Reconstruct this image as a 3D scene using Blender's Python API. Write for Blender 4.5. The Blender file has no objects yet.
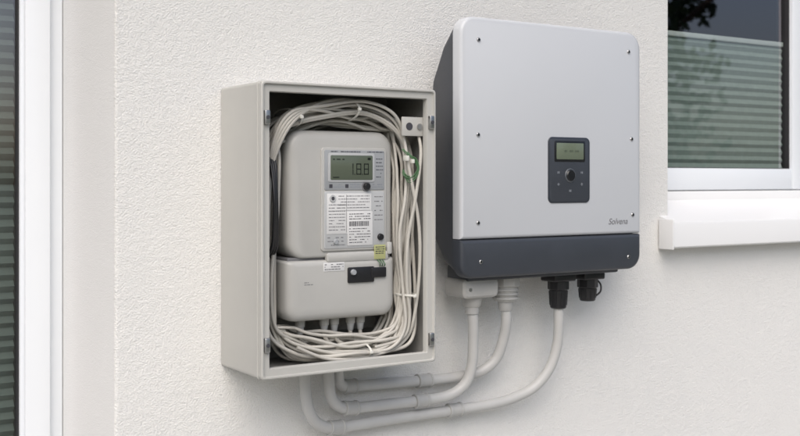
import bpy, bmesh, math, random
from mathutils import Vector
R=random.Random(7)
scene=bpy.context.scene
COL=scene.collection

# ---------------------------------------------------------------- materials
def mat(name,col,rough=.5,var=.04,vscale=30,bump=0,bscale=400,metal=0,spec=.5,coord='Object'):
    m=bpy.data.materials.new(name);m.use_nodes=True
    nt=m.node_tree;N=nt.nodes;L=nt.links
    b=N['Principled BSDF'];b.inputs['Roughness'].default_value=rough
    b.inputs['Metallic'].default_value=metal;b.inputs['Specular IOR Level'].default_value=spec
    tc=N.new('ShaderNodeTexCoord')
    n=N.new('ShaderNodeTexNoise');n.inputs['Scale'].default_value=vscale;n.inputs['Detail'].default_value=6;n.inputs['Roughness'].default_value=.6
    L.new(tc.outputs[coord],n.inputs['Vector'])
    cr=N.new('ShaderNodeValToRGB')
    lo=tuple(c*(1-var*1.5) for c in col[:3])+(1,);hi=tuple(min(1,c*(1+var)) for c in col[:3])+(1,)
    cr.color_ramp.elements[0].position=.3;cr.color_ramp.elements[1].position=.7
    cr.color_ramp.elements[0].color=lo;cr.color_ramp.elements[1].color=hi
    L.new(n.outputs['Fac'],cr.inputs['Fac']);L.new(cr.outputs['Color'],b.inputs['Base Color'])
    dr=min(.08,var*2)
    mr=N.new('ShaderNodeMapRange');mr.inputs['To Min'].default_value=max(0,rough-dr);mr.inputs['To Max'].default_value=min(1,rough+dr)
    L.new(n.outputs['Fac'],mr.inputs['Value']);L.new(mr.outputs['Result'],b.inputs['Roughness'])
    if bump>0:
        n2=N.new('ShaderNodeTexNoise');n2.inputs['Scale'].default_value=bscale;n2.inputs['Detail'].default_value=3
        L.new(tc.outputs[coord],n2.inputs['Vector'])
        bp=N.new('ShaderNodeBump');bp.inputs['Strength'].default_value=1;bp.inputs['Distance'].default_value=bump
        L.new(n2.outputs['Fac'],bp.inputs['Height']);L.new(bp.outputs['Normal'],b.inputs['Normal'])
    return m

def stucco(name,col,amp,scale):
    m=bpy.data.materials.new(name);m.use_nodes=True
    nt=m.node_tree;N=nt.nodes;L=nt.links;b=N['Principled BSDF'];b.inputs['Roughness'].default_value=.9
    b.inputs['Specular IOR Level'].default_value=.2
    tc=N.new('ShaderNodeTexCoord')
    n=N.new('ShaderNodeTexNoise');n.inputs['Scale'].default_value=2.2;n.inputs['Detail'].default_value=8;n.inputs['Roughness'].default_value=.65
    L.new(tc.outputs['Object'],n.inputs['Vector'])
    cr=N.new('ShaderNodeValToRGB');cr.color_ramp.elements[0].position=.3;cr.color_ramp.elements[1].position=.72
    cr.color_ramp.elements[0].color=tuple(c*.96 for c in col[:3])+(1,);cr.color_ramp.elements[1].color=col
    L.new(n.outputs['Fac'],cr.inputs['Fac']);L.new(cr.outputs['Color'],b.inputs['Base Color'])
    n1=N.new('ShaderNodeTexNoise');n1.inputs['Scale'].default_value=scale;n1.inputs['Detail'].default_value=4;n1.inputs['Roughness'].default_value=.6
    n3=N.new('ShaderNodeTexNoise');n3.inputs['Scale'].default_value=scale*.3;n3.inputs['Detail'].default_value=3
    for q in (n1,n3): L.new(tc.outputs['Object'],q.inputs['Vector'])
    a3=N.new('ShaderNodeMath');a3.operation='MULTIPLY_ADD';a3.inputs[1].default_value=.6;L.new(n3.outputs['Fac'],a3.inputs[0]);L.new(n1.outputs['Fac'],a3.inputs[2])
    bp=N.new('ShaderNodeBump');bp.inputs['Strength'].default_value=1;bp.inputs['Distance'].default_value=amp
    L.new(a3.outputs[0],bp.inputs['Height']);L.new(bp.outputs['Normal'],b.inputs['Normal'])
    return m

M_wall=stucco('stucco_white',(.80,.795,.775,1),.0025,340)
M_reveal=stucco('plaster_smooth',(.81,.81,.80,1),.0008,420)
M_frame=mat('upvc_white',(.79,.82,.855,1),.28,.006,2)
M_gasket=mat('rubber_black',(.02,.02,.022,1),.6)
M_sill=mat('sill_white',(.81,.815,.82,1),.3,.012,3)
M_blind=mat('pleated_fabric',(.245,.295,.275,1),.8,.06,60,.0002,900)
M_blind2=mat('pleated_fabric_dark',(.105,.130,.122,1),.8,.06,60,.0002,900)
M_rail=mat('blind_rail',(.50,.53,.52,1),.5)
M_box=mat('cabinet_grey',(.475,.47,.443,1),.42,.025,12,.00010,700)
M_boxshade=mat('cabinet_grey_shaded',(.29,.287,.275,1),.5,.05,25,.00012,700)  # cabinet grey darkened: the interior's shade is put into the colour
M_metal=mat('zinc_metal',(.5,.5,.5,1),.35,.1,80,metal=1)
M_meter=mat('meter_plastic',(.46,.456,.435,1),.36,.02,20,.00008,900)
M_plate=mat('meter_plate',(.46,.47,.475,1),.4,.02,20)
M_plate2=mat('meter_plate_inner',(.33,.345,.36,1),.4,.02,20)
M_lcd=mat('lcd_green',(.105,.125,.092,1),.15,.04,20)
M_lcd2=mat('lcd_olive',(.15,.18,.13,1),.15,.04,20)
M_lcddark=mat('lcd_segment',(.010,.013,.010,1),.3)
M_lcdfaint=mat('lcd_faint',(.09,.11,.08,1),.3)
M_black=mat('black_plastic',(.015,.015,.017,1),.38)
M_white=mat('label_white',(.66,.66,.655,1),.5,.02)
M_ink=mat('ink_dark',(.05,.05,.06,1),.6)
M_inkg=mat('ink_grey',(.17,.17,.18,1),.6)
M_yellow=mat('sticker_yellow',(.42,.43,.20,1),.5)
M_green=mat('wire_green',(.06,.14,.06,1),.4)
M_red=mat('wire_red',(.30,.07,.05,1),.4)
M_yel=mat('wire_yellow',(.48,.42,.20,1),.4)
M_cable=mat('cable_sheath',(.50,.48,.435,1),.42,.08,18)
M_cable2=mat('cable_sheath_light',(.60,.585,.545,1),.42,.06,18)
M_cable3=mat('cable_sheath_grey',(.37,.355,.32,1),.45,.08,18)
M_tie=mat('cable_tie',(.70,.69,.64,1),.35)
M_cond=mat('conduit_pvc',(.51,.51,.50,1),.42,.04,14,.0001,500)
M_coup=mat('coupler_pvc',(.44,.44,.43,1),.42,.05,14)
M_inv=mat('inverter_cover',(.56,.578,.605,1),.36,.008,4,.00005,1400)
M_invd=mat('inverter_shell',(.045,.051,.063,1),.42,.04,20,.0001,1200)
M_invside=mat('inverter_case',(.046,.051,.061,1),.45,.05,20,.0001,1200)
M_panel=mat('display_panel',(.030,.036,.047,1),.3,.03,20)
M_btn=mat('button_dark',(.012,.013,.015,1),.3)
M_ring=mat('button_ring',(.085,.095,.11,1),.35)
M_icon=mat('icon_print',(.26,.28,.31,1),.5)
M_room=mat('room_wall',(.10,.095,.10,1),.9)
M_roof=mat('roof_tiles',(.12,.06,.045,1),.8,.2,8)
M_bark=mat('bark',(.08,.055,.04,1),.9,.2,20)
M_beige=mat('gland_grey',(.44,.435,.415,1),.45,.04,30)

def glass_mat():
    # thin double-glazed pane: Schlick reflectance, the same from both sides
    m=bpy.data.materials.new('window_glass');m.use_nodes=True
    nt=m.node_tree;N=nt.nodes;L=nt.links
    N.remove(N['Principled BSDF'])
    lw=N.new('ShaderNodeLayerWeight');lw.inputs['Blend'].default_value=.5
    pw=N.new('ShaderNodeMath');pw.operation='POWER';pw.inputs[1].default_value=4;L.new(lw.outputs['Facing'],pw.inputs[0])
    ma=N.new('ShaderNodeMath');ma.operation='MULTIPLY_ADD';ma.inputs[1].default_value=.82;ma.inputs[2].default_value=.18
    L.new(pw.outputs[0],ma.inputs[0])
    t=N.new('ShaderNodeBsdfTransparent');t.inputs['Color'].default_value=(.90,.94,.92,1)
    g=N.new('ShaderNodeBsdfGlossy');g.inputs['Roughness'].default_value=.01;g.inputs['Color'].default_value=(1,.93,1,1)
    mx=N.new('ShaderNodeMixShader')
    L.new(ma.outputs[0],mx.inputs[0]);L.new(t.outputs[0],mx.inputs[1]);L.new(g.outputs[0],mx.inputs[2])
    L.new(mx.outputs[0],N['Material Output'].inputs['Surface'])
    return m
M_glass=glass_mat()

# ---------------------------------------------------------------- helpers
def empty(name,loc=(0,0,0)):
    e=bpy.data.objects.new(name,None);COL.objects.link(e);e.location=loc;e.empty_display_size=.05
    return e
def link(name,me,mats,parent=None):
    o=bpy.data.objects.new(name,me);COL.objects.link(o)
    for m in (mats if isinstance(mats,(list,tuple)) else [mats]): me.materials.append(m)
    if parent:
        o.parent=parent
        o.matrix_parent_inverse=parent.matrix_basis.inverted()
    return o
def smooth(me,ang=35):
    for p in me.polygons:p.use_smooth=True
    try: me.set_sharp_from_angle(angle=math.radians(ang))
    except Exception: pass
def rbox(name,x0,x1,y0,y1,z0,z1,r,m,parent=None,seg=3):
    bm=bmesh.new();bmesh.ops.create_cube(bm,size=1)
    for v in bm.verts:
        v.co=Vector(((x0+x1)/2+v.co.x*(x1-x0),(y0+y1)/2+v.co.y*(y1-y0),(z0+z1)/2+v.co.z*(z1-z0)))
    if r>0: bmesh.ops.bevel(bm,geom=list(bm.edges),offset=r,segments=seg,profile=.5,affect='EDGES')
    me=bpy.data.meshes.new(name);bm.to_mesh(me);bm.free();smooth(me)
    return link(name,me,m,parent)
def rr(x0,x1,z0,z1,r,n=8):
    if not isinstance(r,(tuple,list)): r=(r,)*4   # order: BL, BR, TR, TL
    pts=[]
    for (cx,cz,a0,q) in ((x0+r[0],z0+r[0],180,r[0]),(x1-r[1],z0+r[1],270,r[1]),(x1-r[2],z1-r[2],0,r[2]),(x0+r[3],z1-r[3],90,r[3])):
        for i in range(n+1):
            a=math.radians(a0+90*i/n);pts.append((cx+q*math.cos(a),cz+q*math.sin(a)))
    return pts
def loft(name,secs,m,parent=None,ang=40,capback=True):
    bm=bmesh.new();rings=[]
    for (y,x0,x1,z0,z1,r) in secs:
        rings.append([bm.verts.new((x,y,z)) for x,z in rr(x0,x1,z0,z1,r)])
    n=len(rings[0])
    for a,b in zip(rings,rings[1:]):
        for i in range(n): bm.faces.new((a[i],a[(i+1)%n],b[(i+1)%n],b[i]))
    bm.faces.new(rings[-1])
    if capback: bm.faces.new(rings[0][::-1])
    bmesh.ops.remove_doubles(bm,verts=bm.verts,dist=1e-6)
    bmesh.ops.recalc_face_normals(bm,faces=bm.faces)
    me=bpy.data.meshes.new(name);bm.to_mesh(me);bm.free();smooth(me,ang)
    return link(name,me,m,parent)
def slab(name,x0,x1,z0,z1,yb,yf,r,m,parent=None,e=.001):
    k=[(yb,x0,x1,z0,z1,r),(yf+e,x0,x1,z0,z1,r)]
    rs=lambda d:max(r-d,.0001) if not isinstance(r,(tuple,list)) else tuple(max(q-d,.0001) for q in r)
    k.append((yf+e*.3,x0+e*.3,x1-e*.3,z0+e*.3,z1-e*.3,rs(e*.3)))
    k.append((yf,x0+e,x1-e,z0+e,z1-e,rs(e)))
    return loft(name,k,m,parent,50)
def cyl(name,p0,p1,r0,r1,m,parent=None,seg=28,bev=0):
    p0=Vector(p0);p1=Vector(p1);d=(p1-p0);L=d.length;q=d.to_track_quat('Z','Y')
    prof=[(0,r0-bev),(bev,r0),(L-bev,r1),(L,r1-bev)] if bev>0 else [(0,r0),(L,r1)]
    bm=bmesh.new();rings=[]
    for h,r in prof:
        rings.append([bm.verts.new(p0+q@Vector((r*math.cos(2*math.pi*i/seg),r*math.sin(2*math.pi*i/seg),h))) for i in range(seg)])
    for a,b in zip(rings,rings[1:]):
        for i in range(seg): bm.faces.new((a[i],a[(i+1)%seg],b[(i+1)%seg],b[i]))
    bm.faces.new(rings[0][::-1]);bm.faces.new(rings[-1])
    me=bpy.data.meshes.new(name);bm.to_mesh(me);bm.free();smooth(me,40)
    return link(name,me,m,parent)
def cr(pts,n=10,closed=False):
    P=[Vector(p) for p in pts];out=[]
    N=len(P);rng=range(N if closed else N-1)
    for i in rng:
        if closed: a,b,c,d=P[(i-1)%N],P[i],P[(i+1)%N],P[(i+2)%N]
        else: a,b,c,d=P[max(i-1,0)],P[i],P[i+1],P[min(i+2,N-1)]
        for k in range(n):
            t=k/n
            out.append(.5*((2*b)+(-a+c)*t+(2*a-5*b+4*c-d)*t*t+(-a+3*b-3*c+d)*t**3))
    if not closed: out.append(P[-1])
    return out
def tubes(name,lists,m,parent=None,res=4):
    cu=bpy.data.curves.new(name,'CURVE');cu.dimensions='3D';cu.bevel_depth=1;cu.bevel_resolution=res;cu.use_fill_caps=True
    for it in lists:
        pts,r,cl=it[:3];mi=it[3] if len(it)>3 else 0
        s=cu.splines.new('POLY');s.points.add(len(pts)-1)
        for i,p in enumerate(pts): s.points[i].co=(p[0],p[1],p[2],1);s.points[i].radius=r
        s.use_cyclic_u=cl;s.use_smooth=True;s.material_index=mi
    tmp=bpy.data.objects.new('tmp',cu);COL.objects.link(tmp)
    mats=m if isinstance(m,(list,tuple)) else [m]
    for q in mats: cu.materials.append(q)
    dg=bpy.context.evaluated_depsgraph_get();dg.update()
    me=bpy.data.meshes.new_from_object(tmp.evaluated_get(dg))
    me.name=name;bpy.data.objects.remove(tmp)
    for p in me.polygons:p.use_smooth=True
    o=bpy.data.objects.new(name,me);COL.objects.link(o)
    if len(me.materials)==0:
        for q in mats: me.materials.append(q)
    if parent: o.parent=parent;o.matrix_parent_inverse=parent.matrix_basis.inverted()
    return o
def text(name,s,x,y,z,size,m,parent=None,shear=0,align='LEFT'):
    cu=bpy.data.curves.new(name,'FONT');cu.body=s;cu.size=size;cu.extrude=.0001;cu.shear=shear;cu.align_x=align
    o=bpy.data.objects.new(name,cu);COL.objects.link(o);cu.materials.append(m)
    o.location=(x,y,z);o.rotation_euler=(math.radians(90),0,0)
    if parent:o.parent=parent;o.matrix_parent_inverse=parent.matrix_basis.inverted()
    return o
def plates(name,rects,y,m,parent):
    bm=bmesh.new()
    for x0,x1,z0,z1 in rects:
        v=[bm.verts.new(p) for p in ((x0,y,z0),(x1,y,z0),(x1,y,z1),(x0,y,z1))];bm.faces.new(v)
    me=bpy.data.meshes.new(name);bm.to_mesh(me);bm.free()
    return link(name,me,m,parent)
def boxes(name,lst,m,parent,r=0):
    bm=bmesh.new()
    for x0,x1,y0,y1,z0,z1 in lst:
        g=bmesh.ops.create_cube(bm,size=1)['verts']
        for v in g: v.co=Vector(((x0+x1)/2+v.co.x*(x1-x0),(y0+y1)/2+v.co.y*(y1-y0),(z0+z1)/2+v.co.z*(z1-z0)))
    if r>0: bmesh.ops.bevel(bm,geom=list(bm.edges),offset=r,segments=2,profile=.5,affect='EDGES')
    me=bpy.data.meshes.new(name);bm.to_mesh(me);bm.free();smooth(me)
    return link(name,me,m,parent)

# ---------------------------------------------------------------- house
house=empty('stucco_house')
XA,XB,ZT=-3.0,6.5,3.1
HL=(-.75,.54,.12,2.35)      # french door opening
HR=(1.762,3.05,1.412,2.45)  # window opening
dL,dR=.29,.12
def facade():
    bm=bmesh.new()
    xs=sorted([XA,HL[0],HL[1],HR[0],HR[1],XB]);zs=sorted([0,HL[2],HR[2],HL[3],HR[3],ZT])
    V={}
    def v(x,y,z):
        k=(round(x,4),round(y,4),round(z,4))
        if k not in V: V[k]=bm.verts.new(k)
        return V[k]
    def inside(x,z,H): return H[0]<x<H[1] and H[2]<z<H[3]
    for a,b in zip(xs,xs[1:]):
        for c,d in zip(zs,zs[1:]):
            mx,mz=(a+b)/2,(c+d)/2
            if inside(mx,mz,HL) or inside(mx,mz,HR): continue
            bm.faces.new((v(a,0,c),v(b,0,c),v(b,0,d),v(a,0,d)))
    for H,dep in ((HL,.40),(HR,.40)):
        xx=[x for x in xs if H[0]<=x<=H[1]];zz=[z for z in zs if H[2]<=z<=H[3]]
        for x in (H[0],H[1]):
            for c,d in zip(zz,zz[1:]):
                f=bm.faces.new((v(x,0,c),v(x,0,d),v(x,dep,d),v(x,dep,c)));f.material_index=1
        for z in (H[2],H[3]):
            for c,d in zip(xx,xx[1:]):
                f=bm.faces.new((v(c,0,z),v(d,0,z),v(d,dep,z),v(c,dep,z)));f.material_index=1
    for x in (XA,XB):
        for c,d in zip(zs,zs[1:]): bm.faces.new((v(x,0,c),v(x,0,d),v(x,7,d),v(x,7,c)))
    bmesh.ops.recalc_face_normals(bm,faces=bm.faces)
    ed=[e for e in bm.edges if e.is_manifold and abs(e.verts[0].co.y)<1e-5 and abs(e.verts[1].co.y)<1e-5 and e.calc_face_angle(0)>.5]
    bmesh.ops.bevel(bm,geom=ed,offset=.006,segments=3,profile=.5,affect='EDGES')
    me=bpy.data.meshes.new('walls');bm.to_mesh(me);bm.free();smooth(me,60)
    return link('walls',me,[M_wall,M_reveal],house)
facade()
boxes('room_interior',[(XA+.02,XB-.02,3.0,3.1,.02,ZT-.02),(XA+.02,XB-.02,.41,3.0,.02,.10),(XA+.02,XB-.02,.41,3.0,2.6,2.7),(1.0,1.1,.42,2.99,.11,2.59)],M_room,house)
rbox('roof_eave',XA-.5,XB+.5,-.35,7.4,ZT+.005,ZT+.2,.01,M_roof,house)

FD=dL
def framebars(name,x0,x1,z0,z1,w,y0,y1,m,r=.004):
    boxes(name,[(x0,x0+w,y0,y1,z0,z1),(x1-w,x1,y0,y1,z0,z1),(x0+w,x1-w,y0+.0006,y1,z0,z0+w),(x0+w,x1-w,y0+.0006,y1,z1-w,z1)],m,house,r)
def pane(name,x0,x1,y,z0,z1):
    bm=bmesh.new()
    bm.faces.new([bm.verts.new(p) for p in ((x0,y,z0),(x1,y,z0),(x1,y,z1),(x0,y,z1))])
    me=bpy.data.meshes.new(name);bm.to_mesh(me);bm.free();return link(name,me,M_glass,house)
framebars('door_frame',HL[0]+.001,HL[1]-.001,HL[2]+.001,HL[3]-.001,.038,FD-.004,FD+.07,M_frame,.0025)
framebars('door_sash',HL[0]+.026,HL[1]-.026,HL[2]+.026,HL[3]-.026,.044,FD-.020,FD+.02,M_frame,.004)
framebars('door_bead',HL[0]+.068,HL[1]-.068,HL[2]+.068,HL[3]-.068,.008,FD-.010,FD+.022,M_frame,.002)
framebars('door_gasket',HL[0]+.075,HL[1]-.075,HL[2]+.075,HL[3]-.075,.004,FD-.002,FD+.02,M_gasket,.0)
pane('door_glass',HL[0]+.07,HL[1]-.07,FD+.006,HL[2]+.07,HL[3]-.07)
def pleats(name,x0,x1,z0,z1,y,pitch,dep,m):
    bm=bmesh.new();n=int((z1-z0)/pitch*2);prev=None
    for i in range(n+1):
        z=z0+(z1-z0)*i/n+R.uniform(-.0008,.0008);yy=y+(dep if i%2 else 0)+R.uniform(-.0006,.0006)
        cur=(bm.verts.new((x0,yy,z)),bm.verts.new((x1,yy,z+R.uniform(-.0008,.0008))))
        if prev: bm.faces.new((prev[0],prev[1],cur[1],cur[0]))
        prev=cur
    me=bpy.data.meshes.new(name);bm.to_mesh(me);bm.free()
    return link(name,me,m,house)
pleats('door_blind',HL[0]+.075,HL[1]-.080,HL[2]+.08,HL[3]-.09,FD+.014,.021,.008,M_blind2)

WY=dR
zb=1.462
framebars('window_frame',HR[0]+.001,HR[1]-.001,zb,HR[3]-.001,.045,WY-.004,WY+.07,M_frame,.003)
mull=2.305
for i,(a,b) in enumerate(((HR[0]+.030,mull+.062),(mull+.066,HR[1]-.030))):
    framebars('window_sash_%d'%(i+1),a,b,zb+.014,HR[3]-.03,.052,WY-.018,WY+.03,M_frame,.004)
    framebars('window_bead_%d'%(i+1),a+.050,b-.050,zb+.064,HR[3]-.08,.004,WY-.008,WY+.03,M_gasket,.001)
    pane('window_glass_%d'%(i+1),a+.05,b-.05,WY+.004,zb+.064,HR[3]-.08)
    pleats('window_blind_%d'%(i+1),a+.055,b-.056,zb+.068,1.838,WY+.010,.0195,.0055,M_blind)
    rbox('blind_rail_%d'%(i+1),a+.055,b-.056,WY+.007,WY+.027,1.838,1.850,.002,M_rail,house)
def sill():
    bm=bmesh.new()
    prof=[(WY+.0,zb-.002),(-.036,1.4115),(-.040,1.4095),(-.0415,1.405),(-.0415,1.358),(-.036,1.3545),(-.010,1.3545),(-.003,1.36),(-.003,1.388),(WY+.0,1.40)]
    xa,xb=HR[0]-.030,HR[1]+.030
    r0=[];r1=[]
    for y,z in prof:
        r0.append(bm.verts.new((xa,y,z)));r1.append(bm.verts.new((xb,y,z)))
    n=len(prof)
    for i in range(n): bm.faces.new((r0[i],r0[(i+1)%n],r1[(i+1)%n],r1[i]))
    bm.faces.new(r0);bm.faces.new(r1[::-1]);bmesh.ops.recalc_face_normals(bm,faces=bm.faces)
    me=bpy.data.meshes.new('window_sill');bm.to_mesh(me);bm.free();smooth(me,30)
    return link('window_sill',me,M_sill,house)
sill()
boxes('sill_upstand',[(HR[0]+.002,HR[1]-.002,WY-.022,WY-.006,1.44,zb+.012)],M_sill,house,.003)
rbox('sill_end_cap',HR[0]-.034,HR[0]-.0305,-.044,-.0025,1.352,1.4165,.0012,M_sill,house)

# ---------------------------------------------------------------- meter cabinet
cab=empty('meter_cabinet',(.88,0,1.42))
bx0,bx1,bz0,bz1,by=.717,1.041,1.194,1.652,-.153
def cabinet():
    bm=bmesh.new()
    secs=[(-.001,0),(by+.016,0),(by+.0155,-.0012),(by+.013,-.0012),(by+.0125,0),(by+.0015,0),(by,.0015),(by,.0035),(by+.004,.0045),(by+.004,.0150),(by+.0055,.0160),(by+.016,.0160),(by+.016,.0055),(-.006,.0055)]
    rings=[]
    for y,d in secs:
        rr_=max(.006-d*.3,.002)
        rings.append([bm.verts.new((x,y,z)) for x,z in rr(bx0+d,bx1-d,bz0+d,bz1-d,rr_,4)])
    n=len(rings[0])
    for k,(a,b) in enumerate(zip(rings,rings[1:])):
        for i in range(n):
            f=bm.faces.new((a[i],a[(i+1)%n],b[(i+1)%n],b[i]))
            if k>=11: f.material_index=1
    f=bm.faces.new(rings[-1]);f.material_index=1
    bmesh.ops.recalc_face_normals(bm,faces=bm.faces)
    me=bpy.data.meshes.new('cabinet_shell');bm.to_mesh(me);bm.free();smooth(me,35)
    return link('cabinet_shell',me,[M_box,M_boxshade],cab)
cabinet()
for i,(x,z) in enumerate(((.7265,1.596),(.7265,1.247),(1.0315,1.597),(1.0315,1.232))):
    rbox('fitting_%d'%(i+1),x-.0045,x+.0045,by-.003,by+.006,z-.011,z+.011,.0015,M_metal,cab)
    cyl('fitting_screw_%d'%(i+1),(x,by-.0045,z),(x,by-.002,z),.003,.003,M_ink,cab,16)
def bracket():
    boxes('lock_bracket',[(.984,1.034,-.136,-.132,1.574,1.606),(1.005,1.033,-.132,-.11,1.586,1.589)],M_box,cab,.001)
    cyl('lock_bracket_hole',(.998,-.1366,1.590),(.998,-.1355,1.590),.0065,.0065,M_ink,cab,20)
    cyl('lock_bracket_screw',(1.018,-.139,1.590),(1.018,-.1355,1.590),.005,.005,M_metal,cab,20)
bracket()
boxes('mounting_plate',[(.79,1.0,-.026,-.012,1.24,1.60)],M_boxshade,cab,.002)
boxes('mounting_rail',[(.76,1.02,-.012,-.0065,1.245,1.265),(.76,1.02,-.012,-.0065,1.53,1.55)],M_metal,cab,.001)

# ---------------------------------------------------------------- electricity meter
met=empty('electricity_meter',(.885,-.03,1.42))
x0,x1=.782,.984
loft('upper_housing',[(-.030,x0+.010,x1-.002,1.372,1.580,.026),(-.088,x0+.003,x1,1.372,1.581,.027),(-.100,x0+.003,x1-.001,1.373,1.580,.027),
  (-.106,x0+.006,x1-.004,1.374,1.577,.025),(-.1095,x0+.011,x1-.009,1.375,1.572,.022),(-.111,x0+.019,x1-.017,1.378,1.564,.018)],M_meter,met,60)
loft('terminal_cover',[(-.030,x0+.002,x1,1.273,1.3705,(.02,.02,.004,.004)),(-.092,x0-.004,x1+.001,1.272,1.3705,(.022,.022,.004,.004)),(-.106,x0-.003,x1,1.273,1.370,(.022,.022,.004,.004)),
  (-.112,x0+.001,x1-.004,1.277,1.3685,(.02,.02,.004,.004)),(-.1145,x0+.008,x1-.01,1.284,1.3655,(.016,.016,.004,.004)),(-.1155,x0+.016,x1-.018,1.293,1.361,(.012,.012,.004,.004))],M_meter,met,60)
rbox('seam_gasket',x0+.004,x1-.004,-.104,-.04,1.368,1.375,.001,M_inkg,met)
loft('cover_ledge',[(-.108,.852,.970,1.366,1.3815,.004),(-.1145,.852,.970,1.366,1.3815,.004),(-.116,.854,.968,1.368,1.3795,.003)],M_meter,met)
slab('face_plate',.842,.967,1.384,1.553,-.109,-.1142,.006,M_meter,met,.0015)
slab('display_bezel',.847,.962,1.4835,1.549,-.1135,-.1153,.003,M_plate2,met,.0008)
slab('display_frame',.854,.942,1.4965,1.544,-.115,-.1162,.003,M_plate,met,.0006)
slab('display_glass',.858,.938,1.500,1.5405,-.1155,-.1166,.002,M_lcd,met,.0004)
slab('lower_face',.847,.962,1.388,1.4815,-.1135,-.1151,.003,M_plate,met,.0008)
slab('rating_label',.852,.936,1.412,1.478,-.1150,-.1156,.001,M_white,met,.0002)
slab('serial_label',.890,.938,1.392,1.448,-.1156,-.1161,.001,M_white,met,.0002)
def digit(cx,z0,w,h,segs,t=.0022):
    o=[];zm=z0+h/2
    S={'a':(cx,cx+w,z0+h-t,z0+h),'g':(cx,cx+w,zm-t/2,zm+t/2),'d':(cx,cx+w,z0,z0+t),
       'f':(cx,cx+t,zm,z0+h),'e':(cx,cx+t,z0,zm),'b':(cx+w-t,cx+w,zm,z0+h),'c':(cx+w-t,cx+w,z0,zm)}
    for s in segs:
        a,b,c,d=S[s];g=.0003;o.append((a+g,b-g,c+g,d-g))
    return o
dz0=1.5085
seg=digit(.893,dz0,.008,.019,'bc')+digit(.906,dz0,.010,.019,'abcdefg')+digit(.9205,dz0,.010,.019,'abcdefg')
seg+=[(.9025,.9042,dz0,dz0+.0017),(.9175,.9192,dz0,dz0+.0017)]
seg+=[(.862,.866,1.533,1.5345),(.869,.876,1.533,1.5345),(.88,.884,1.533,1.5345),(.862,.874,1.5035,1.505),(.928,.934,1.533,1.537)]
plates('lcd_segments',seg,-.1168,M_lcddark,met)
def lines(x0,x1,z0,z1,rows,h,dens=.8):
    o=[]
    for i in range(rows):
        z=z1-(z1-z0)*(i+.5)/rows;x=x0
        while x<x1-.001:
            w=R.uniform(.0012,.0065)
            if x+w>x1: w=x1-x
            if R.random()<dens: o.append((x,x+w,z-h/2,z+h/2))
            x+=w+.0009
    return o
plates('print_top',lines(.859,.915,1.5450,1.5478,1,.0015,.95)+lines(.928,.960,1.5450,1.5478,1,.0015,.95)+lines(.945,.959,1.502,1.538,6,.0013,.75),-.11545,M_ink,met)
plates('print_mid',lines(.864,.884,1.4865,1.4945,2,.0014,.8)+lines(.895,.915,1.4865,1.4945,2,.0014,.8)+lines(.938,.958,1.4865,1.4945,2,.0014,.8),-.1155,M_icon,met)
plates('rating_print',lines(.855,.886,1.416,1.462,9,.0012,.85)+lines(.873,.932,1.452,1.476,5,.0012,.85),-.11575,M_inkg,met)
bars=[];x=.893
while x<.930:
    w=R.choice((.0004,.0007,.0011));bars.append((x,x+w,1.424,1.432));x+=w+R.choice((.0004,.0008))
plates('serial_print',lines(.893,.934,1.434,1.446,3,.0013,.85)+lines(.893,.934,1.395,1.422,6,.0011,.75)+bars,-.11625,M_ink,met)
plates('label_rules',[(.888,.8885,1.414,1.476),(.854,.934,1.4495,1.4499)],-.1158,M_ink,met)
plates('side_print',lines(.942,.958,1.43,1.476,6,.0014,.75)+lines(.853,.886,1.391,1.409,3,.0013,.8),-.1153,M_inkg,met)
boxes('key_marks',[(.856,.862,-.1156,-.1150,1.487,1.493),(.886,.892,-.1156,-.115,1.487,1.493)],M_ink,met)
cyl('push_button',(.926,-.1215,1.4895),(.926,-.114,1.4895),.0055,.0062,M_black,met,24,.0008)
cyl('push_button_ring',(.926,-.1158,1.4895),(.926,-.114,1.4895),.0085,.0088,M_inkg,met,24,.0003)
cyl('optical_port',(.862,-.1172,1.470),(.862,-.114,1.470),.006,.006,M_plate,met,24,.0005)
cyl('optical_port_eye',(.862,-.1175,1.470),(.862,-.117,1.470),.003,.003,M_ink,met,20)
cyl('sealing_screw',(.9535,-.1195,1.405),(.9535,-.114,1.405),.0052,.0058,M_black,met,24,.0006)
cyl('sealing_screw_2',(.868,-.118,1.399),(.868,-.114,1.399),.004,.0045,M_plate2,met,24,.0006)
slab('cover_label',.845,.884,1.3515,1.366,-.1153,-.1161,.001,M_white,met,.0002)
plates('cover_label_print',lines(.847,.882,1.353,1.3645,3,.0014,.8),-.1163,M_inkg,met)
slab('cover_slot',.890,.940,1.331,1.3565,-.1153,-.1185,.002,M_black,met,.0006)
slab('cover_slot_tab',.934,.963,1.338,1.3545,-.1153,-.1195,.002,M_black,met,.0006)
cyl('slot_knob',(.899,-.123,1.3485),(.899,-.117,1.3485),.0045,.0050,M_plate2,met,20,.0006)
slab('yellow_sticker',.941,.963,1.368,1.392,-.1160,-.1170,.001,M_yellow,met,.0003)
plates('sticker_print',lines(.943,.961,1.376,1.390,4,.0014,.8),-.1172,M_ink,met)
boxes('seal_tab',[(.966,.975,-.119,-.112,1.376,1.396)],M_meter,met,.002)
plates('corner_mark',lines(.81,.826,1.33,1.337,2,.0012,.9),-.11565,M_inkg,met)
tubes('seal_wires',[(cr([(.948+i*.005,-.112,1.369),(.949+i*.005,-.121,1.362-.001*i),(.952+i*.004,-.117,1.356)]),.0009,False,i%2) for i in range(3)],[M_green,M_yel],met)
GX=(.820,.865,.884,.915,.934)
for i,x in enumerate(GX):
    cyl('gland_%d'%(i+1),(x,-.082,1.276),(x,-.082,1.260),.0085,.0080,M_beige,met,18,.0008)
    cyl('gland_nut_%d'%(i+1),(x,-.082,1.2605),(x,-.082,1.248),.0068,.0048,M_plate,met,12,.0006)

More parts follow.
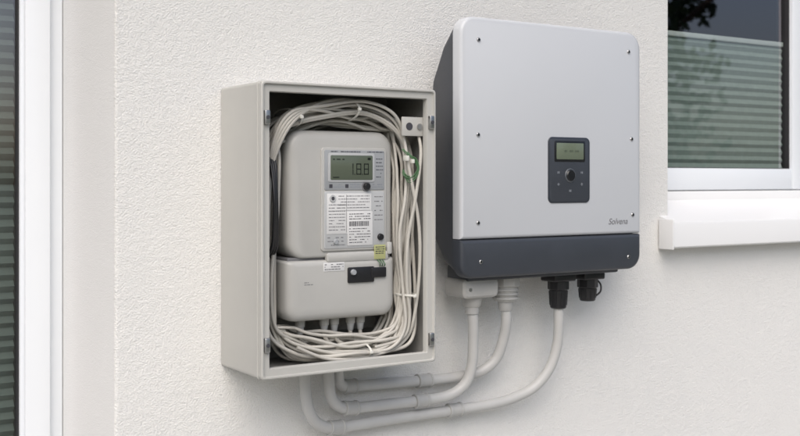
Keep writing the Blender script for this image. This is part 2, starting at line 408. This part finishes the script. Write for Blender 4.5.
# ---------------------------------------------------------------- cable coil
coil=empty('cable_coil',(.88,-.08,1.42))
base=[(.800,-.075,1.224),(.850,-.085,1.214),(.905,-.092,1.210),(.965,-.098,1.214),(1.003,-.100,1.240),(1.010,-.100,1.30),(1.010,-.100,1.40),(1.011,-.098,1.48),(1.013,-.092,1.545),(.998,-.085,1.592),
      (.955,-.078,1.612),(.895,-.072,1.618),(.835,-.070,1.612),(.785,-.070,1.592),(.762,-.072,1.55),(.756,-.072,1.45),(.756,-.072,1.34),(.766,-.072,1.262)]
C=Vector((.886,0,1.416))
def clampb(p,r):
    p.x=min(max(p.x,.7235+r),1.0345-r);p.z=min(max(p.z,1.2005+r),1.6455-r);p.y=min(max(p.y,by+.010+r),-.03)
    if p.x<.987+r and p.x>.90 and 1.262<p.z<1.585 and p.y>-.118: p.x=.987+r
    if p.x>.774-r and p.x<.86 and 1.262<p.z<1.56 and p.y>-.118: p.x=.774-r
    return p
T=[]
for k in range(18):
    ro=R.uniform(-.018,.014);yo=R.uniform(-.032,.034);r=R.choice((.0026,.0029,.0032))
    if k%4==0: ro=R.uniform(-.030,-.014)
    ph=R.uniform(0,6.28);pts=[]
    for i,p in enumerate(base):
        q=Vector(p);d=Vector((q.x-C.x,0,q.z-C.z)).normalized()
        o=ro+.009*math.sin(ph+i*.9)+R.uniform(-.005,.005)
        q+=d*o;q.y+=yo*(.9+.3*math.sin(ph*2+i*.6))+R.uniform(-.006,.006)
        pts.append(q)
    T.append(([clampb(p,r) for p in cr(pts,10,True)],r,True,R.choice((0,0,0,1,2))))
for k in range(6):
    dz=R.uniform(-.004,.026);dy=R.uniform(-.02,.02);r=.0029
    pts=[(.772,-.07+dy,1.30),(.785,-.075+dy,1.245+dz*.5),(.83,-.09+dy,1.219+dz),(.90,-.10+dy,1.208+dz*.7),(.965,-.105+dy,1.216+dz),(.996+R.uniform(-.006,.006),-.11,1.255),(1.006,-.112+dy*.3,1.32),(1.015,-.10,1.38),(1.02,-.06,1.42)]
    T.append(([clampb(p,r) for p in cr(pts,10)],r,False,R.choice((0,1))))
for k in range(7):
    dz=R.uniform(-.016,.012);dy=R.uniform(-.02,.02);r=.0028
    pts=[(.750,-.07,1.50),(.758,-.09+dy,1.555),(.785,-.10+dy,1.595+dz),(.85,-.105+dy,1.612+dz),(.92,-.105+dy,1.620+dz),(.975,-.11+dy,1.598+dz),(1.002,-.12,1.55),(1.006,-.12,1.49),(1.0,-.118,1.43),(1.01,-.10,1.36)]
    T.append(([clampb(p,r) for p in cr(pts,10)],r,False,R.choice((0,1,2))))
for k in range(4):
    pts=[(.748,-.10,1.46),(.756,-.115,1.53+.01*k),(.785,-.122,1.590+.006*k),(.84,-.118,1.624-.004*k),(.91,-.10,1.632-.01*k),(.97,-.085,1.61)]
    T.append(([clampb(p,.0028) for p in cr(pts,10)],.0028,False,k%2))
T.append(([clampb(p,.0029) for p in cr([(1.018,-.12,1.60),(1.022,-.135,1.55),(1.010,-.137,1.47),(.998,-.132,1.40),(.997,-.13,1.33),(1.004,-.128,1.27),(.992,-.125,1.235),(.94,-.12,1.222)],10)],.0029,False,1))
T.append(([clampb(p,.0029) for p in cr([(.995,-.12,1.585),(1.0,-.132,1.52),(1.016,-.137,1.43),(1.020,-.134,1.35),(1.012,-.13,1.27),(1.00,-.12,1.23),(.95,-.125,1.212),(.86,-.12,1.209),(.80,-.11,1.232)],10)],.0029,False,0))
for i,x in enumerate(GX):
    e=.965+.008*i;r=.0034
    pts=[(x,-.082,1.250),(x+.001,-.083,1.240),(x+.010,-.088,1.229),(x+.035,-.104,1.216+.002*i),(min(x+.09,.95),-.118,1.210+.003*i),(e+.008,-.120,1.222+.004*i),(1.000,-.122,1.262),(1.006-.002*i,-.12,1.33),(1.008,-.115,1.42),(1.014,-.10,1.50)]
    T.append(([clampb(p,r) for p in cr(pts,10)],r,False,1))
tubes('cables',T,[M_cable,M_cable2,M_cable3],coil,3)
T=[]
for k in range(3):
    x=.7515+.004*k
    T.append((cr([(x,-.075,1.56),(x-.002,-.115,1.53),(x-.004,-.134+.004*k,1.48),(x-.002,-.130+.003*k,1.43),(x+.003,-.11,1.39),(x+.003,-.07,1.37)]),.0028,False))
tubes('black_cables',T,M_black,coil,3)
def tie(name,c,n,rx,ry):
    c=Vector(c);n=Vector(n).normalized();u=n.cross(Vector((0,1,0))).normalized();w=Vector((0,1,0))
    pts=[c+u*rx*math.cos(a)+w*ry*math.sin(a) for a in [2*math.pi*i/28 for i in range(28)]]
    o=[(p,.0011,True) for p in [pts,[q+n*.0016 for q in pts]]]
    head=c-w*ry
    tubes(name,o,M_tie,coil,2)
    rbox(name+'_head',head.x-.003,head.x+.003,head.y-.0035,head.y+.001,head.z-.0025,head.z+.0025,.001,M_tie,coil)
tie('tie_1',(.905,-.078,1.616),(1,0,0),.018,.050)
tie('tie_2',(1.006,-.103,1.305),(0,0,1),.013,.036)
tie('tie_3',(.925,-.096,1.217),(1,0,.05),.013,.036)
tie('tie_4',(.800,-.075,1.600),(1,0,.4),.016,.050)
W=[]
for k,mi in enumerate((0,1,3,2,1,3,1,3)):
    a=R.uniform(-.004,.004);b=R.uniform(-.007,.007)
    W.append((cr([(.992+a,-.126,1.552),(1.000+a,-.134,1.541),(1.010+a,-.137,1.530+b),(1.014+a*.5,-.139,1.516+b),(1.007+a,-.137,1.503+b*.8),(.998+a,-.134,1.500+b),(.992+a,-.130,1.508+b*.5),(.993,-.125,1.518)]),.0008,False,mi))
tubes('core_wires',W,[M_green,M_yel,M_red,M_cable2],coil,2)
boxes('wire_connector',[(.990,.996,-.140,-.128,1.532,1.541),(1.001,1.006,-.141,-.130,1.528,1.535)],M_tie,coil,.001)

# ---------------------------------------------------------------- inverter
inv=empty('solar_inverter',(1.334,0,1.55))
X0,X1,Z0,Z1=1.115,1.553,1.326,1.789
loft('rear_case',[(-.002,1.20,1.47,1.45,1.63,.01),(-.012,1.20,1.47,1.45,1.63,.01),(-.0125,1.132,1.537,1.392,1.690,.018),(-.020,1.128,1.541,1.384,1.698,.02),(-.060,X0+.006,X1-.006,1.346,1.752,.022),(-.092,X0+.001,X1-.001,Z0+.003,Z1-.006,.030),(-.098,X0+.001,X1-.001,Z0+.003,Z1-.003,.032)],M_invside,inv,25)
ys=-.0985
sp=1.3955
slab('front_cover',X0,X1,sp,Z1,ys,-.122,(.0012,.0012,.034,.030),M_inv,inv,.006)
slab('front_lower_cover',X0,X1,Z0,sp-.0012,ys,-.1225,(.026,.030,.001,.001),M_invd,inv,.006)
SC=[(1.154,1.748),(1.153,1.580),(1.153,1.424),(1.520,1.750),(1.528,1.580),(1.531,1.432),(1.159,1.355),(1.520,1.350)]
for i,(x,z) in enumerate(SC):
    cyl('screw_%d'%(i+1),(x,-.1238,z),(x,-.1215,z),.0036,.0042,M_metal,inv,20,.0005)
    cyl('screw_socket_%d'%(i+1),(x,-.1242,z),(x,-.1235,z),.0022,.0022,M_black,inv,6)
slab('control_panel',1.314,1.417,1.457,1.580,-.1215,-.1238,.010,M_panel,inv,.0012)
slab('panel_border',1.317,1.414,1.460,1.577,-.1236,-.1241,.008,M_invd,inv,.0003)
slab('lcd_bezel',1.328,1.404,1.534,1.573,-.1238,-.1247,.003,M_btn,inv,.0004)
slab('lcd_screen',1.333,1.400,1.5385,1.569,-.1245,-.1251,.002,M_lcd2,inv,.0003)
plates('lcd_rows',lines(1.352,1.388,1.550,1.558,1,.0035,.9),-.12525,M_lcdfaint,inv)
cyl('ok_button_ring',(1.367,-.1258,1.5085),(1.367,-.124,1.5085),.0128,.0134,M_ring,inv,32,.0006)
cyl('ok_button',(1.367,-.1280,1.5085),(1.367,-.125,1.5085),.0100,.0108,M_btn,inv,32,.001)
for i,(x,z) in enumerate(((1.338,1.514),(1.338,1.492),(1.396,1.514),(1.396,1.492),(1.367,1.480))):
    L_=[(x-.0026,x+.0026,z-.0007,z+.0007),(x-.0007,x+.0007,z-.0026,z+.0026)] if i%2 else [(x-.0024,x-.0008,z-.002,z+.002),(x+.0008,x+.0024,z-.002,z+.002)]
    plates('key_icon_%d'%(i+1),L_,-.1243,M_icon,inv)
text('name_print','Solvena',1.466,-.1224,1.4145,.0165,M_inkg,inv,.3)
boxes('bottom_tray',[(1.15,1.52,-.095,-.03,1.318,1.345)],M_invside,inv,.004)
gy=-.062
loft('connection_block',[(-.034,1.144,1.224,1.287,1.322,.010),(-.088,1.144,1.224,1.287,1.322,.010),(-.092,1.148,1.220,1.291,1.318,.008)],M_beige,inv)
cyl('block_gland',(1.184,gy,1.288),(1.184,gy,1.268),.020,.016,M_beige,inv,12,.0015)
cyl('block_gland_nut',(1.184,gy,1.270),(1.184,gy,1.255),.0135,.0125,M_coup,inv,24,.001)
cyl('block_screw',(1.158,-.094,1.303),(1.158,-.091,1.303),.003,.003,M_metal,inv,16)
cyl('gland_b_nut',(1.262,gy,1.322),(1.262,gy,1.302),.027,.027,M_beige,inv,8,.0015)
cyl('gland_b_body',(1.262,gy,1.303),(1.262,gy,1.274),.023,.021,M_beige,inv,12,.002)
for i in range(3):
    cyl('gland_b_rib_%d'%(i+1),(1.262,gy,1.298-.008*i),(1.262,gy,1.294-.008*i),.0245,.0245,M_coup,inv,24,.001)
cyl('gland_b_tail',(1.262,gy,1.275),(1.262,gy,1.256),.015,.0125,M_coup,inv,24,.001)
for nm,x,zl in (('c',1.392,1.252),('d',1.468,1.262)):
    rbox('gland_%s_flange'%nm,x-.027,x+.027,gy-.022,gy+.022,1.305,1.320,.003,M_black,inv)
    cyl('gland_%s_nut'%nm,(x,gy,1.306),(x,gy,1.288),.0205,.0205,M_black,inv,8,.0015)
    cyl('gland_%s_body'%nm,(x,gy,1.289),(x,gy,zl),.0175,.0155,M_black,inv,20,.002)
    for i in range(10):
        a=2*math.pi*i/10
        cyl('gland_%s_grip_%d'%(nm,i),(x+.0172*math.cos(a),gy+.0172*math.sin(a),1.286),(x+.0158*math.cos(a),gy+.0158*math.sin(a),zl+.006),.0014,.0012,M_black,inv,8)
tubes('cap_strap',[(cr([(1.484,gy-.005,1.306),(1.493,gy-.01,1.294),(1.491,gy-.012,1.280),(1.482,gy-.006,1.270)]),.0018,False)],M_black,inv)

# ---------------------------------------------------------------- conduits
cr_=.0098
def conduit(pts,coups,n=12):
    e=empty('cable_conduit',pts[len(pts)//2])
    tubes('pipe',[(cr(pts,n),cr_,False)],M_cond,e,6)
    for i,(p,q) in enumerate(coups):
        p=Vector(p);q=Vector(q);d=(q-p).normalized()
        cyl('coupler_%d'%(i+1),p,q,.0122,.0122,M_coup,e,28,.0012)
        cyl('coupler_lip_%d'%(i+1),p-d*.001,p+d*.0035,.0133,.0133,M_coup,e,28,.0008)
        cyl('coupler_lip_b_%d'%(i+1),q-d*.0035,q+d*.001,.0133,.0133,M_coup,e,28,.0008)
    return e
yc=-.020
conduit([(1.262,gy,1.268),(1.264,gy,1.24),(1.266,-.052,1.205),(1.258,-.040,1.165),(1.232,-.030,1.142),(1.190,yc,1.134),(1.140,yc,1.133),(1.06,yc,1.136),(.975,yc,1.139),(.942,yc-.002,1.141),(.925,-.028,1.150),(.918,-.036,1.168),(.917,-.04,1.20)],
  [((1.092,yc,1.1345),(1.120,yc,1.1335)),((.938,yc,1.1405),(.962,yc,1.1395))])
conduit([(1.184,gy,1.262),(1.187,gy,1.24),(1.192,-.055,1.20),(1.193,-.050,1.160),(1.183,-.046,1.128),(1.155,-.040,1.108),(1.110,-.034,1.102),(1.03,-.030,1.102),(.955,-.032,1.104),(.922,-.036,1.110),(.902,-.042,1.128),(.894,-.046,1.155),(.892,-.046,1.20)],
  [((1.078,-.033,1.1015),(1.104,-.034,1.1018)),((.930,-.035,1.1065),(.956,-.032,1.104))])
conduit([(1.392,gy,1.258),(1.393,gy,1.225),(1.394,-.056,1.180),(1.382,-.048,1.135),(1.352,-.038,1.100),(1.305,-.030,1.082),(1.25,-.026,1.075),(1.17,-.024,1.074),(1.05,-.024,1.074),(.96,-.026,1.073),(.912,-.030,1.074),(.876,-.038,1.088),(.856,-.044,1.115),(.848,-.048,1.150),(.847,-.05,1.20)],
  [((1.158,-.024,1.074),(1.186,-.024,1.074)),((.903,-.031,1.0755),(.930,-.028,1.0735))])
for i,(x,y) in enumerate(((.917,-.04),(.892,-.046),(.847,-.05))):
    cyl('entry_socket_%d'%(i+1),(x,y,1.176),(x,y,1.1945),.0125,.0135,M_coup,cab,24,.001)
boxes('conduit_entry_flange',[(.825,.940,-.066,-.018,1.188,1.1935)],M_boxshade,cab,.001)

# ---------------------------------------------------------------- ground and garden
def ground():
    bm=bmesh.new();bmesh.ops.create_grid(bm,x_segments=2,y_segments=2,size=300)
    me=bpy.data.meshes.new('ground');bm.to_mesh(me);bm.free()
    return link('ground',me,mat('lawn',(.10,.11,.065,1),.95,.35,3,.02,40))
ground()
rbox('paving',XA-.5,XB+.5,-2.6,-.003,-.05,.02,.004,mat('paving_stone',(.42,.41,.39,1),.85,.12,6,.002,90))
M_leaf=mat('foliage',(.045,.075,.030,1),.7,.45,6)
def tree(loc,h,rad,seed):
    rg=random.Random(seed);e=empty('garden_tree',loc);L=Vector(loc)
    br=[(cr([L,L+Vector((.1,.05,h*.25)),L+Vector((0,.1,h*.5)),L+Vector((.1,0,h*.8))],5),.11,False)]
    for k in range(9):
        a=rg.uniform(0,6.28);z=h*rg.uniform(.3,.65);l=rad*rg.uniform(.6,.95)
        br.append((cr([L+Vector((0,.05,z)),L+Vector((l*.5*math.cos(a),l*.5*math.sin(a),z+.4)),L+Vector((l*math.cos(a),l*math.sin(a),z+h*.2))],4),.035,False))
    tubes('trunk',br,M_bark,e,2)
    bm=bmesh.new()
    for c in range(80):
        while True:
            p=Vector((rg.uniform(-1,1),rg.uniform(-1,1),rg.uniform(-1,1)))
            if p.length<1: break
        cc=L+Vector((p.x*rad,p.y*rad,h*.60+p.z*h*.38));cs=rad*rg.uniform(.16,.34)
        for k in range(110):
            d=Vector((rg.gauss(0,1),rg.gauss(0,1),rg.gauss(0,1))).normalized()*cs*rg.uniform(.4,1)
            o=cc+d;s=rg.uniform(.05,.11)
            u=Vector((rg.gauss(0,1),rg.gauss(0,1),rg.gauss(0,1))).normalized();w=u.orthogonal().normalized()
            bm.faces.new([bm.verts.new(o+u*s),bm.verts.new(o+w*s*.5),bm.verts.new(o-u*s),bm.verts.new(o-w*s*.5)])
    me=bpy.data.meshes.new('crown');bm.to_mesh(me);bm.free();link('crown',me,M_leaf,e)
tree((9.5,-8.6,0),5.2,1.9,3)
tree((-3.0,-11,0),6.0,2.3,9)

# ---------------------------------------------------------------- light, sky, camera
w=bpy.data.worlds.new('World');scene.world=w;w.use_nodes=True
N=w.node_tree.nodes;Lk=w.node_tree.links
sky=N.new('ShaderNodeTexSky');sky.sky_type='NISHITA';sky.sun_disc=False
el,az=math.radians(48),math.radians(218)
sky.sun_elevation=el;sky.sun_rotation=az;sky.air_density=1;sky.dust_density=4;sky.ozone_density=1.5
bg=N['Background'];bg.inputs['Strength'].default_value=.15
Lk.new(sky.outputs[0],bg.inputs['Color'])
sd=bpy.data.lights.new('sun','SUN');sd.energy=2.0;sd.angle=math.radians(62);sd.color=(1,.98,.955)
so=bpy.data.objects.new('sun',sd);COL.objects.link(so)
dirv=Vector((math.sin(az)*math.cos(el),math.cos(az)*math.cos(el),math.sin(el)))
so.rotation_euler=dirv.to_track_quat('Z','Y').to_euler();so.location=dirv*20

cd=bpy.data.cameras.new('camera');cam=bpy.data.objects.new('camera',cd);COL.objects.link(cam)
cam.location=(0,-1.65,1.5);cam.rotation_euler=(math.radians(90),0,math.radians(-32.9))
cd.sensor_width=36;cd.lens=48.6;cd.shift_y=-.0475;cd.clip_start=.05;cd.clip_end=1000
cd.dof.use_dof=True;cd.dof.focus_distance=1.80;cd.dof.aperture_fstop=7
scene.camera=cam
scene.view_settings.view_transform='Standard';scene.view_settings.look='None';scene.view_settings.exposure=0;scene.view_settings.gamma=1
